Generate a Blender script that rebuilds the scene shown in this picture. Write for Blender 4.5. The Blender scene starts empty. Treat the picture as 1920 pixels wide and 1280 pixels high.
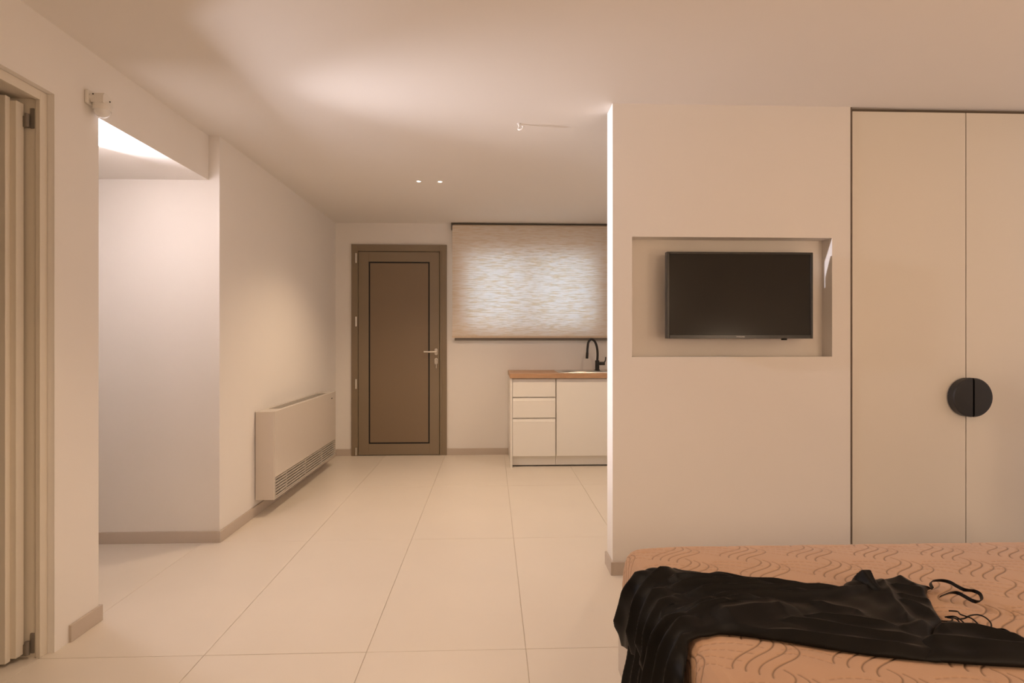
import bpy, bmesh, math, random
import numpy as np
from mathutils import Vector, Matrix
random.seed(4)
C = bpy.context.scene.collection
S = bpy.context.scene
PI = math.pi

# ------------------------------------------------------------------ camera
cd = bpy.data.cameras.new('camera')
cam = bpy.data.objects.new('camera', cd)
C.objects.link(cam)
cam.location = (0, 0, 1.176)
cam.rotation_euler = (PI / 2, 0, math.radians(-2.1))
cd.sensor_width = 36.0
cd.lens = 36.0 * 1045 / 1920
cd.shift_y = -4 / 1920
cd.clip_start = 0.02
S.camera = cam

# ------------------------------------------------------------------ world: flat overcast daylight outside the kitchen window
W = bpy.data.worlds.new('world')
S.world = W
W.use_nodes = True
bg = W.node_tree.nodes['Background']
bg.inputs[0].default_value = (0.72, 0.86, 1.0, 1)
bg.inputs[1].default_value = 4.3

S.view_settings.view_transform = 'Standard'
S.view_settings.look = 'None'
S.view_settings.gamma = 1.0
S.view_settings.exposure = 0.0
S.view_settings.use_curve_mapping = False

# light levels of the place's own lamps and the added fill lamps (used in the lamp builders below)
CORRIDOR_W = 15.0                 # corridor spotlight: wide spill of its round lens
BEAM_W = 300.0                    # and its narrow beam
CORRIDOR_C = (0.97, 0.92, 1.0)
WARM = (1.0, 0.735, 0.51)
FILL_GLOBE_E = 17.0                    # added fill globe, unseen behind the viewer
FILL_BEDSIDE_E = 26.0                  # added fill lamp beside the bed, unseen
DOWN_W = 40.0                     # recessed kitchen downlights
FLOOR_FILL_W = 27.0                    # added unseen fill spots over the floor beside the bed

# ------------------------------------------------------------------ helpers
class MB:
    def __init__(self):
        self.bm = bmesh.new()
    def _add(self, tmp):
        me = bpy.data.meshes.new('tmp'); tmp.to_mesh(me); tmp.free()
        self.bm.from_mesh(me); bpy.data.meshes.remove(me)
        return self
    def box(self, x0, x1, y0, y1, z0, z1, bev=0.0, seg=2):
        t = bmesh.new()
        bmesh.ops.create_cube(t, size=1.0)
        for v in t.verts:
            v.co = Vector(((x0 + x1) / 2 + v.co.x * (x1 - x0), (y0 + y1) / 2 + v.co.y * (y1 - y0), (z0 + z1) / 2 + v.co.z * (z1 - z0)))
        if bev > 0:
            bmesh.ops.bevel(t, geom=list(t.edges), offset=bev, segments=seg, profile=0.5, affect='EDGES')
        return self._add(t)
    def cyl(self, p0, p1, r, r2=None, n=24, cap=True):
        p0 = Vector(p0); p1 = Vector(p1); d = p1 - p0
        t = bmesh.new()
        bmesh.ops.create_cone(t, cap_ends=cap, segments=n, radius1=r, radius2=r if r2 is None else r2, depth=d.length)
        q = Vector((0, 0, 1)).rotation_difference(d.normalized()).to_matrix().to_4x4()
        bmesh.ops.transform(t, matrix=Matrix.Translation((p0 + p1) / 2) @ q, verts=t.verts)
        return self._add(t)
    def sphere(self, c, r, sx=1, sy=1, sz=1, u=24, v=16):
        t = bmesh.new()
        bmesh.ops.create_uvsphere(t, u_segments=u, v_segments=v, radius=r)
        for w in t.verts:
            w.co = Vector((c[0] + w.co.x * sx, c[1] + w.co.y * sy, c[2] + w.co.z * sz))
        return self._add(t)
    def lathe(self, prof, c, axis=(0, 0, 1), n=32):
        """prof: list of (radius, height) along the axis"""
        t = bmesh.new()
        q = Vector((0, 0, 1)).rotation_difference(Vector(axis).normalized()).to_matrix()
        rings = []
        for r, h in prof:
            rings.append([t.verts.new(q @ Vector((r * math.cos(2 * PI * k / n), r * math.sin(2 * PI * k / n), h)) + Vector(c)) for k in range(n)])
        for a, b in zip(rings, rings[1:]):
            for k in range(n):
                t.faces.new((a[k], a[(k + 1) % n], b[(k + 1) % n], b[k]))
        bmesh.ops.remove_doubles(t, verts=t.verts, dist=1e-5)
        bmesh.ops.recalc_face_normals(t, faces=t.faces)
        return self._add(t)
    def prism(self, pts, a, b, axis='y'):
        """closed outline pts extruded from a to b along an axis; pts are the two other coordinates in order"""
        t = bmesh.new()
        def mk(p, h):
            return {'y': (p[0], h, p[1]), 'x': (h, p[0], p[1]), 'z': (p[0], p[1], h)}[axis]
        lo = [t.verts.new(mk(p, a)) for p in pts]; hi = [t.verts.new(mk(p, b)) for p in pts]
        t.faces.new(lo); t.faces.new(hi[::-1])
        for k in range(len(pts)):
            t.faces.new((lo[k], hi[k], hi[(k + 1) % len(pts)], lo[(k + 1) % len(pts)]))
        bmesh.ops.recalc_face_normals(t, faces=t.faces)
        return self._add(t)
    def tube(self, pts, r, n=12, sub=6):
        p = catmull(pts, sub)
        return self._sweep(p, [(r * math.cos(2 * PI * k / n), r * math.sin(2 * PI * k / n)) for k in range(n)])
    def ribbon(self, pts, w, th, sub=6, up=(0, 0, 1)):
        p = catmull(pts, sub)
        return self._sweep(p, [(-th / 2, -w / 2), (th / 2, -w / 2), (th / 2, w / 2), (-th / 2, w / 2)], up)
    def _sweep(self, p, sec, up=(0, 0, 1)):
        t = bmesh.new(); rings = []; U = Vector(up)
        last = None
        for i, c in enumerate(p):
            d = (p[min(i + 1, len(p) - 1)] - p[max(i - 1, 0)]).normalized()
            u = U if last is None else last
            sd = d.cross(u)
            if sd.length < 1e-4: sd = d.cross(Vector((0.3, 1, 0.1)))
            sd.normalize(); uu = sd.cross(d).normalized(); last = uu if U == Vector((0, 0, 1)) and len(sec) > 4 else U
            rings.append([t.verts.new(c + sd * a + uu * b) for a, b in sec])
        m = len(sec)
        for a, b in zip(rings, rings[1:]):
            for k in range(m):
                t.faces.new((a[k], a[(k + 1) % m], b[(k + 1) % m], b[k]))
        t.faces.new(rings[0][::-1]); t.faces.new(rings[-1])
        bmesh.ops.recalc_face_normals(t, faces=t.faces)
        return self._add(t)
    def build(self, name, mat, parent=None, smooth=False, ang=35):
        me = bpy.data.meshes.new(name)
        self.bm.to_mesh(me); self.bm.free()
        o = bpy.data.objects.new(name, me); C.objects.link(o)
        if mat: me.materials.append(mat)
        if smooth:
            me.polygons.foreach_set('use_smooth', [True] * len(me.polygons))
            me.set_sharp_from_angle(angle=math.radians(ang))
        if parent: attach(o, parent)
        return o

def attach(o, parent):
    o.parent = parent
    bpy.context.view_layer.update()
    o.matrix_parent_inverse = parent.matrix_world.inverted()

def catmull(pts, sub):
    P = [Vector(p) for p in pts]; out = []
    for i in range(len(P) - 1):
        a = P[max(i - 1, 0)]; b = P[i]; c = P[i + 1]; d = P[min(i + 2, len(P) - 1)]
        for k in range(sub):
            t = k / sub
            out.append(0.5 * ((2 * b) + (c - a) * t + (2 * a - 5 * b + 4 * c - d) * t * t + (-a + 3 * b - 3 * c + d) * t ** 3))
    out.append(P[-1])
    return out

def tag(o, label=None, cat=None, group=None, kind=None):
    if label: o['label'] = label
    if cat: o['category'] = cat
    if group: o['group'] = group
    if kind: o['kind'] = kind
    return o

def empty(name, loc, label, cat, group=None):
    o = bpy.data.objects.new(name, None); C.objects.link(o)
    o.location = loc; o.empty_display_size = 0.1
    bpy.context.view_layer.update()
    return tag(o, label, cat, group)

def struct(o, label):
    return tag(o, label, kind='structure')

# ------------------------------------------------------------------ materials
def mat(name, col, rough=0.6, metal=0.0, var=0.0, vscale=3.0, bump=0.0, bscale=60.0, stretch=(1, 1, 1), spec=0.5, emit=None, es=0.0, sheen=0.0, coat=0.0):
    m = bpy.data.materials.new(name); m.use_nodes = True
    nt = m.node_tree; N = nt.nodes; L = nt.links
    b = N['Principled BSDF']
    b.inputs['Base Color'].default_value = (*col, 1)
    b.inputs['Roughness'].default_value = rough
    b.inputs['Metallic'].default_value = metal
    b.inputs['Specular IOR Level'].default_value = spec
    b.inputs['Sheen Weight'].default_value = sheen
    b.inputs['Coat Weight'].default_value = coat
    if emit:
        b.inputs['Emission Color'].default_value = (*emit, 1)
        b.inputs['Emission Strength'].default_value = es
    tc = N.new('ShaderNodeTexCoord'); mp = N.new('ShaderNodeMapping')
    mp.inputs['Scale'].default_value = stretch
    L.new(tc.outputs['Object'], mp.inputs['Vector'])
    if var > 0:
        n = N.new('ShaderNodeTexNoise'); n.inputs['Scale'].default_value = vscale; n.inputs['Detail'].default_value = 4
        L.new(mp.outputs[0], n.inputs['Vector'])
        mx = N.new('ShaderNodeMix'); mx.data_type = 'RGBA'
        mx.inputs[6].default_value = (*[max(c * (1 - var), 0) for c in col], 1)
        mx.inputs[7].default_value = (*[min(c * (1 + var), 1) for c in col], 1)
        L.new(n.outputs['Fac'], mx.inputs[0]); L.new(mx.outputs[2], b.inputs['Base Color'])
    if bump > 0:
        n = N.new('ShaderNodeTexNoise'); n.inputs['Scale'].default_value = bscale; n.inputs['Detail'].default_value = 3
        L.new(mp.outputs[0], n.inputs['Vector'])
        bp = N.new('ShaderNodeBump'); bp.inputs['Strength'].default_value = bump; bp.inputs['Distance'].default_value = 0.002
        L.new(n.outputs['Fac'], bp.inputs['Height']); L.new(bp.outputs[0], b.inputs['Normal'])
    return m

M = {}
M['paint'] = mat('wall_paint', (0.85, 0.805, 0.755), 0.75, var=0.015, vscale=1.5, bump=0.12, bscale=140, spec=0.25)
M['ceil'] = mat('ceiling_paint', (0.85, 0.805, 0.755), 0.85, var=0.01, vscale=1.0, spec=0.15)
M['tile'] = mat('floor_tile_stone', (0.78, 0.70, 0.60), 0.34, var=0.05, vscale=2.2, bump=0.03, bscale=90, spec=0.42)
M['grout'] = mat('tile_joint', (0.66, 0.575, 0.48), 0.9, var=0.05, vscale=30)
M['skirt'] = mat('skirting_tile', (0.56, 0.475, 0.40), 0.5, var=0.05, vscale=6)
M['white_lac'] = mat('white_lacquer', (0.88, 0.84, 0.765), 0.38, var=0.01, vscale=2)
M['white_door'] = mat('cream_door_lacquer', (0.76, 0.69, 0.58), 0.42, var=0.015, vscale=2)
M['ward'] = mat('wardrobe_lacquer', (0.80, 0.74, 0.645), 0.45, var=0.012, vscale=1.2)
M['gap_shade'] = mat('painted_gap_shade', (0.17, 0.13, 0.095), 0.8, var=0.1)  # shade of the wardrobe gaps put into the colour
M['brown'] = mat('taupe_aluminium', (0.245, 0.186, 0.122), 0.5, var=0.03, vscale=3, bump=0.05, bscale=300)
M['brownp'] = mat('taupe_panel', (0.225, 0.16, 0.10), 0.55, var=0.03, vscale=2, bump=0.05, bscale=300)
M['rubber'] = mat('black_gasket', (0.012, 0.011, 0.01), 0.7, var=0.1)
M['steel'] = mat('brushed_steel', (0.72, 0.69, 0.64), 0.3, metal=1.0, var=0.05, vscale=40)
M['bsteel'] = mat('sink_steel', (0.62, 0.60, 0.56), 0.28, metal=1.0, var=0.06, vscale=60, stretch=(1, 12, 1))
M['blackm'] = mat('matt_black_metal', (0.014, 0.012, 0.011), 0.45, var=0.1, vscale=20)
M['wood'] = mat('beech_worktop', (0.50, 0.29, 0.16), 0.45, var=0.22, vscale=6, stretch=(1.5, 14, 14), bump=0.05, bscale=80)
M['fc'] = mat('fan_coil_enamel', (0.72, 0.65, 0.575), 0.22, var=0.01, vscale=2, coat=0.2)
M['fcg'] = mat('grille_grey', (0.50, 0.45, 0.39), 0.45, var=0.03)
M['fcd'] = mat('grille_dark', (0.09, 0.078, 0.062), 0.7, var=0.1)
M['tvb'] = mat('tv_bezel', (0.012, 0.011, 0.010), 0.25, var=0.1)
M['tvs'] = mat('tv_screen', (0.018, 0.015, 0.012), 0.2, var=0.02, spec=0.2)
M['logo'] = mat('logo_print', (0.75, 0.72, 0.68), 0.4, var=0.02)
M['plastic'] = mat('white_plastic', (0.80, 0.76, 0.70), 0.35, var=0.01)
M['lens'] = mat('sensor_lens', (0.82, 0.80, 0.77), 0.12, var=0.01, coat=0.5)
M['black'] = mat('black_hole', (0.008, 0.008, 0.008), 0.8, var=0.1)
M['base'] = mat('bed_base_fabric', (0.62, 0.53, 0.44), 0.9, var=0.06, vscale=25, bump=0.25, bscale=400, sheen=0.2)
M['dress'] = mat('black_satin', (0.0048, 0.0038, 0.0031), 0.5, var=0.15, vscale=8, bump=0.05, bscale=700, spec=0.17, sheen=0.09)
M['dress'].node_tree.nodes['Principled BSDF'].inputs['Sheen Tint'].default_value = (0.95, 0.78, 0.62, 1)
M['dress'].node_tree.nodes['Principled BSDF'].inputs['Sheen Roughness'].default_value = 0.35
M['lamp_on'] = mat('lamp_glow', (0.9, 0.9, 0.9), 0.4, var=0.01, emit=(1.0, 0.90, 0.80), es=14.0)
M['bar'] = mat('blind_bar_fabric', (0.70, 0.56, 0.42), 0.8, var=0.05, vscale=40)
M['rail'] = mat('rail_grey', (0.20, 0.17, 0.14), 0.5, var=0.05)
M['winframe'] = mat('window_frame_white', (0.75, 0.73, 0.70), 0.5, var=0.02)

def glass_mat():
    m = bpy.data.materials.new('window_glass'); m.use_nodes = True
    nt = m.node_tree; N = nt.nodes; L = nt.links; N.clear()
    o = N.new('ShaderNodeOutputMaterial'); t = N.new('ShaderNodeBsdfTransparent'); g = N.new('ShaderNodeBsdfGlossy')
    t.inputs[0].default_value = (0.93, 0.96, 0.97, 1); g.inputs['Roughness'].default_value = 0.02
    n = N.new('ShaderNodeTexNoise'); n.inputs['Scale'].default_value = 2
    mr = N.new('ShaderNodeMapRange'); mr.inputs[3].default_value = 0.06; mr.inputs[4].default_value = 0.09
    mx = N.new('ShaderNodeMixShader')
    L.new(n.outputs['Fac'], mr.inputs[0]); L.new(mr.outputs[0], mx.inputs[0])
    L.new(t.outputs[0], mx.inputs[1]); L.new(g.outputs[0], mx.inputs[2]); L.new(mx.outputs[0], o.inputs[0])
    return m
M['glass'] = glass_mat()

def blind_mat():
    """woven translucent roller fabric: short horizontal slubs thicker than the ground weave"""
    m = bpy.data.materials.new('blind_weave'); m.use_nodes = True
    nt = m.node_tree; N = nt.nodes; L = nt.links; N.clear()
    o = N.new('ShaderNodeOutputMaterial')
    tc = N.new('ShaderNodeTexCoord')
    def noise(sc, det):
        mp = N.new('ShaderNodeMapping'); mp.inputs['Scale'].default_value = sc
        n = N.new('ShaderNodeTexNoise'); n.inputs['Scale'].default_value = 1.0; n.inputs['Detail'].default_value = det
        L.new(tc.outputs['Object'], mp.inputs['Vector']); L.new(mp.outputs[0], n.inputs['Vector'])
        return n
    n1 = noise((11, 1, 150), 1.0); n2 = noise((4, 1, 520), 1.0)
    ad = N.new('ShaderNodeMath'); ad.operation = 'MULTIPLY_ADD'; ad.inputs[1].default_value = 0.30
    L.new(n2.outputs['Fac'], ad.inputs[0]); L.new(n1.outputs['Fac'], ad.inputs[2])
    mr = N.new('ShaderNodeMapRange'); mr.interpolation_type = 'SMOOTHSTEP'
    mr.inputs[1].default_value = 0.60; mr.inputs[2].default_value = 0.78
    L.new(ad.outputs[0], mr.inputs[0])
    cm = N.new('ShaderNodeMix'); cm.data_type = 'RGBA'
    cm.inputs[6].default_value = (0.93, 0.80, 0.66, 1); cm.inputs[7].default_value = (0.90, 0.75, 0.59, 1)
    L.new(mr.outputs[0], cm.inputs[0])
    tm = N.new('ShaderNodeMix'); tm.data_type = 'RGBA'
    tm.inputs[6].default_value = (0.78, 0.76, 0.74, 1); tm.inputs[7].default_value = (0.60, 0.48, 0.34, 1)
    L.new(mr.outputs[0], tm.inputs[0])
    d = N.new('ShaderNodeBsdfDiffuse'); t = N.new('ShaderNodeBsdfTranslucent'); mx = N.new('ShaderNodeMixShader')
    mx.inputs[0].default_value = 0.25
    L.new(cm.outputs[2], d.inputs[0]); L.new(tm.outputs[2], t.inputs[0])
    L.new(d.outputs[0], mx.inputs[1]); L.new(t.outputs[0], mx.inputs[2]); L.new(mx.outputs[0], o.inputs[0])
    return m
M['blind'] = blind_mat()

def mattress_mat():
    m = mat('quilted_cover', (0.66, 0.44, 0.285), 0.85, bump=0.2, bscale=450, sheen=0.15)
    nt = m.node_tree; N = nt.nodes; L = nt.links; b = N['Principled BSDF']
    a = N.new('ShaderNodeAttribute'); a.attribute_name = 'stitch'
    n = N.new('ShaderNodeTexNoise'); n.inputs['Scale'].default_value = 7; n.inputs['Detail'].default_value = 4
    tc = N.new('ShaderNodeTexCoord'); L.new(tc.outputs['Object'], n.inputs['Vector'])
    m0 = N.new('ShaderNodeMix'); m0.data_type = 'RGBA'
    m0.inputs[6].default_value = (0.50, 0.305, 0.192, 1); m0.inputs[7].default_value = (0.56, 0.35, 0.222, 1)
    L.new(n.outputs['Fac'], m0.inputs[0])
    mx = N.new('ShaderNodeMix'); mx.data_type = 'RGBA'
    L.new(a.outputs['Fac'], mx.inputs[0]); L.new(m0.outputs[2], mx.inputs[6])
    mx.inputs[7].default_value = (0.17, 0.105, 0.06, 1)
    L.new(mx.outputs[2], b.inputs['Base Color'])
    return m
M['mattress'] = mattress_mat()

# ------------------------------------------------------------------ the room shell
H = 2.356
XL, XB = -1.64, -1.578          # left wall faces: front part / kitchen part
YA, YE, YB = 2.389, 3.295, 5.70  # corridor opening start, end; back wall
YP, YP2 = 2.767, 2.895           # partition front and rear

f = MB().box(-3.4, 3.2, -1.75, 5.85, -0.12, -0.004).build('floor', M['grout'])
struct(f, 'large beige stone-look floor tiles laid in straight rows')
# floor tiles 60 x 120 cm, each its own piece
xs = [-1.67 + 0.6 * k for k in range(-4, 10)]
ys = [2.115 + 1.184 * k for k in range(-5, 5)]
tile_me = {}
for a in xs:
    for b in ys:
        x0, x1, y0, y1 = max(a, -3.39), min(a + 0.6, 3.19), max(b, -1.74), min(b + 1.184, 5.84)
        if x1 - x0 < 0.03 or y1 - y0 < 0.03: continue
        key = (round(x1 - x0, 3), round(y1 - y0, 3))
        if key not in tile_me:
            w, d = (x1 - x0) / 2 - 0.001, (y1 - y0) / 2 - 0.001
            o = MB().box(-w, w, -d, d, -0.012, 0.0, 0.0008, 1).build('tile', M['tile'])
            tile_me[key] = o.data
        else:
            o = bpy.data.objects.new('tile', tile_me[key]); C.objects.link(o)
        o.location = ((x0 + x1) / 2, (y0 + y1) / 2, random.uniform(-0.0003, 0.0003))
        o.parent = f

struct(MB().box(-3.4, 3.2, -1.75, 5.85, H, H + 0.12).build('ceiling', M['ceil']), 'smooth white painted ceiling')
struct(MB().box(-2.75, -1.76, YA, YE, 2.10, 2.2).build('ceiling_corridor', M['ceil']), 'lowered white ceiling of the side corridor')

m = MB()
m.box(-1.76, XL, -1.6, 1.25, 0, H).box(-1.76, XL, 1.25, 2.154, 2.096, H).box(-1.76, XL, 2.154, YA, 0, H).box(-1.76, XL, YA, YE, 2.10, H)
struct(m.build('wall_left', M['paint']), 'white painted left wall with door opening and corridor lintel')
struct(MB().box(-2.75, XB, YE, YB, 0, H).build('wall_kitchen_left', M['paint']), 'white wall block behind the fan coil unit')
struct(MB().box(-2.75, -1.76, 2.30, YA, 0, H).build('wall_corridor_near', M['paint']), 'near side wall of the corridor')
struct(MB().box(-2.87, -2.75, 2.30, YB, 0, H).build('wall_corridor_end', M['paint']), 'end wall of the corridor')
struct(MB().box(-3.4, -3.28, 0.4, 2.30, 0, H).box(-3.4, -1.76, 0.28, 0.4, 0, H).box(-3.28, -2.75, 2.30, 2.42, 0, H).build('wall_side_room', M['paint']), 'walls of the side room behind the open door')
# back wall with openings for the door and the window
DX0, DX1, DZ = -1.413, -0.455, 2.135
WX0, WX1, WZ0, WZ1 = -0.27, 1.08, 1.27, 2.07
m = MB()
m.box(-2.87, DX0, YB, 5.85, 0, H).box(DX0, DX1, YB, 5.85, DZ, H).box(DX1, WX0, YB, 5.85, 0, H)
m.box(WX0, WX1, YB, 5.85, 0, WZ0).box(WX0, WX1, YB, 5.85, WZ1, H).box(WX1, 1.82, YB, 5.85, 0, H)
struct(m.build('wall_back', M['paint']), 'white back wall with brown door and covered window')
struct(MB().box(1.70, 1.822, YP2, YB, 0, H).build('wall_kitchen_right', M['paint']), 'right side wall of the kitchen corner')
struct(MB().box(1.822, 3.05, 3.42, 3.54, 0, H).build('wall_behind_wardrobe', M['paint']), 'wall behind the built-in wardrobe')
struct(MB().box(3.05, 3.2, -1.6, 3.54, 0, H).build('wall_right', M['paint']), 'white wall at the head of the bed')
struct(MB().box(-1.76, 3.2, -1.75, -1.6, 0, H).build('wall_front', M['paint']), 'white wall behind the viewer')
# partition with the television niche
NX0, NX1, NZ0, NZ1, NY = 0.703, 1.727, 1.088, 1.690, 2.854
m = MB()
PX0, PX1 = 0.605, 1.822
m.box(PX0, NX0, YP, YP2, 0, H).box(NX1, PX1, YP, YP2, 0, H).box(NX0, NX1, YP, YP2, 0, NZ0).box(NX0, NX1, YP, YP2, NZ1, H).box(NX0, NX1, NY, YP2, NZ0, NZ1)
struct(m.build('wall_partition', M['paint']), 'white partition wall with shallow television niche')

# skirting: 65 mm tile strip
def skirting(name, label, segs):
    mm = MB()
    for s in segs: mm.box(*s, 0.0, 0.066, 0.0012, 1)
    struct(mm.build(name, M['skirt']), label)
T = 0.011
skirting('baseboard_left', 'beige tile skirting along the left wall', [(XL, XL + T, 2.224, YA + T), (XL, XL + T, -1.6, 1.18), (-1.76, XL, YA, YA + T)])
skirting('baseboard_corridor', 'beige tile skirting along the corridor end wall', [(-2.75, XB + T, YE - T, YE)])
skirting('baseboard_kitchen', 'beige tile skirting below the fan coil unit', [(XB, XB + T, YE, YB)])
skirting('baseboard_back', 'beige tile skirting along the back wall', [(XB + T, DX0, YB - T, YB), (DX1, 0.17, YB - T, YB)])
skirting('baseboard_partition', 'beige tile skirting around the partition end', [(PX0 - T, PX0, YP - T, YP2 + T), (PX0, PX1, YP - T, YP)])

# ------------------------------------------------------------------ window behind the blind
w = struct(MB().box(WX0, WX0 + 0.05, 5.76, 5.82, WZ0, WZ1).box(WX1 - 0.05, WX1, 5.76, 5.82, WZ0, WZ1).box(WX0, WX1, 5.76, 5.82, WZ0, WZ0 + 0.05).box(WX0, WX1, 5.76, 5.82, WZ1 - 0.05, WZ1).box(0.345, 0.425, 5.76, 5.82, WZ0, WZ1)
           .build('window_1', M['winframe']), 'two-pane kitchen window behind the roller blind')
for a, b in ((WX0 + 0.05, 0.345), (0.425, WX1 - 0.05)):
    MB().box(a, b, 5.785, 5.791, WZ0 + 0.05, WZ1 - 0.05).build('pane', M['glass'], w)

# ------------------------------------------------------------------ taupe back door
d1 = bpy.data.objects.new('door_1', None); C.objects.link(d1); d1.location = (-0.93, 5.69, 0); bpy.context.view_layer.update()
struct(d1, 'taupe aluminium door with inset panel and lever handle')
fy = 5.678
MB().box(DX0, -1.349, fy, 5.80, 0, DZ, 0.002).box(-0.525, DX1, fy, 5.80, 0, DZ, 0.002).box(-1.349, -0.525, fy, 5.80, 2.067, DZ, 0.002).build('door_frame', M['brown'], d1)
MB().box(DX0 + 0.01, DX1 - 0.01, 5.765, 5.80, 0.0, DZ - 0.01).build('light_stop', M['brown'], d1)  # unseen panel added to stop daylight leaking round the leaf
MB().box(-0.519, -0.505, fy - 0.004, fy + 0.01, 0.0, 2.07, 0.002).build('frame_lip', M['brown'], d1)
ly = 5.684
lf = MB()
lf.box(-1.345, -1.242, ly, 5.75, 0.006, 2.062, 0.002).box(-0.628, -0.530, ly, 5.75, 0.006, 2.062, 0.002).box(-1.242, -0.628, ly, 5.75, 0.006, 0.118, 0.002).box(-1.242, -0.628, ly, 5.75, 1.962, 2.062, 0.002)
leaf = lf.build('door_leaf', M['brown'], d1)
MB().box(-1.242, -0.628, ly + 0.008, 5.735, 0.118, 1.962).build('gasket', M['rubber'], leaf)
MB().box(-1.228, -0.642, ly + 0.003, 5.735, 0.132, 1.948, 0.002).build('door_panel', M['brownp'], leaf)
for z0, z1 in ((1.95, 2.045), (1.31, 1.405), (0.68, 0.775), (0.01, 0.085)):
    hg = MB().cyl((-1.366, fy - 0.006, z0), (-1.366, fy - 0.006, z1), 0.0085, n=14).cyl((-1.366, fy - 0.006, z0 - 0.004), (-1.366, fy - 0.006, z0), 0.006, n=12).box(-1.375, -1.357, fy - 0.006, fy + 0.002, z0, z1)
    hg.build('hinge', M['steel'], d1, True)
hx = -0.562
def pill(cx, cz, w, h, y0, y1):
    r = w / 2; pts = []
    for k in range(13): pts.append((cx + r * math.cos(PI * k / 12), cz + h / 2 - r + r * math.sin(PI * k / 12)))
    for k in range(13): pts.append((cx - r * math.cos(PI * k / 12), cz - h / 2 + r - r * math.sin(PI * k / 12)))
    return MB().prism(pts, y0, y1)
hd = pill(hx, 1.050, 0.031, 0.068, ly - 0.008, ly).build('handle_rose', M['steel'], leaf, True)
MB().cyl((hx, ly - 0.008, 1.050), (hx, ly - 0.045, 1.050), 0.008, n=14).tube([(hx + 0.003, ly - 0.045, 1.050), (hx - 0.03, ly - 0.05, 1.050), (hx - 0.12, ly - 0.05, 1.050)], 0.0085, 12, 4).build('lever', M['steel'], leaf, True)
pill(hx + 0.001, 0.955, 0.033, 0.064, ly - 0.008, ly).build('lock_plate', M['steel'], leaf, True)
MB().cyl((hx + 0.001, ly - 0.011, 0.962), (hx + 0.001, ly - 0.008, 0.962), 0.009, n=16).build('lock_cylinder', M['blackm'], leaf, True)
MB().box(hx + 0.0005, hx + 0.003, ly - 0.045, ly - 0.010, 0.957, 0.968).box(hx - 0.010, hx + 0.012, ly - 0.046, ly - 0.043, 0.925, 0.968, 0.001).box(hx + 0.001, hx + 0.010, ly - 0.047, ly - 0.044, 0.885, 0.925, 0.001).build('key', M['steel'], leaf)

# ------------------------------------------------------------------ open cream door at the left, standing in the side room
d2 = bpy.data.objects.new('door_2', None); C.objects.link(d2); d2.location = (-1.7, 2.13, 0); bpy.context.view_layer.update()
struct(d2, 'cream interior door standing open in its frame at the far left')
fr = MB()
fr.box(-1.682, -1.665, 2.119, 2.153, 0, 2.095, 0.0015).box(-1.78, -1.682, 2.126, 2.153, 0, 2.095)
fr.box(-1.682, -1.665, 1.251, 2.119, 2.060, 2.095, 0.0015).box(-1.78, -1.682, 1.251, 2.126, 2.066, 2.095)
fr.box(-1.682, -1.665, 1.251, 1.286, 0, 2.060, 0.0015).box(-1.78, -1.682, 1.251, 1.279, 0, 2.066)
fr.build('door_frame', M['white_door'], d2)
lf = MB()
lf.box(-2.545, -1.737, 2.057, 2.078, 0.014, 2.050, 0.0015).box(-2.552, -1.717, 2.078, 2.112, 0.022, 2.040, 0.0015)
leaf2 = lf.build('door_leaf', M['white_door'], d2)
for z0 in (0.016, 1.955):
    MB().box(-1.704, -1.690, 2.122, 2.127, z0, z0 + 0.075, 0.002).build('hinge_plate', M['rail'], d2)
    MB().cyl((-1.706, 2.112, z0 + 0.0), (-1.706, 2.112, z0 + 0.05), 0.0075, n=12).box(-1.74, -1.706, 2.107, 2.116, z0, z0 + 0.04).build('hinge', M['rail'], d2, True)

# ------------------------------------------------------------------ roller blind
bl = empty('roller_blind', (0.45, 5.65, 1.19), 'beige woven roller blind glowing with daylight over the kitchen window', 'blind')
BX0, BX1, BY = -0.396, 1.30, 5.645
fab = MB()
fab.box(BX0, BX1, BY - 0.0002, BY + 0.0002, 1.21, 2.31)
me = bpy.data.meshes.new('blind_fabric')
nx, nz = 30, 22
V = [(BX0 + (BX1 - BX0) * i / nx, BY + 0.0015 * math.sin(7 * i / nx + 3 * j / nz), 1.208 + (2.325 - 1.208) * j / nz) for j in range(nz + 1) for i in range(nx + 1)]
F = [(j * (nx + 1) + i, j * (nx + 1) + i + 1, (j + 1) * (nx + 1) + i + 1, (j + 1) * (nx + 1) + i) for j in range(nz) for i in range(nx)]
me.from_pydata(V, [], F); me.polygons.foreach_set('use_smooth', [True] * len(F)); me.materials.append(M['blind'])
fo = bpy.data.objects.new('blind_fabric', me); C.objects.link(fo); attach(fo, bl); fab.bm.free()
MB().cyl((BX0 + 0.01, BY + 0.022, 2.320), (BX1, BY + 0.022, 2.320), 0.021, n=20).build('roller_tube', M['bar'], bl, True)
for x in (BX0 - 0.012, BX1 + 0.002):
    MB().box(x, x + 0.006, BY - 0.004, 5.70, 2.285, 2.350, 0.001).build('bracket', M['rail'], bl)
MB().box(BX0 - 0.012, BX1 + 0.008, BY - 0.002, 5.699, 2.347, 2.353).build('top_rail', M['rail'], bl)
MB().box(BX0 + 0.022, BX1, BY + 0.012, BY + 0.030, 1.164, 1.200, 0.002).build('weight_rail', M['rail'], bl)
MB().box(BX0 - 0.003, BX1, BY - 0.010, BY + 0.008, 1.190, 1.212, 0.002).build('bottom_bar', M['bar'], bl)

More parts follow.
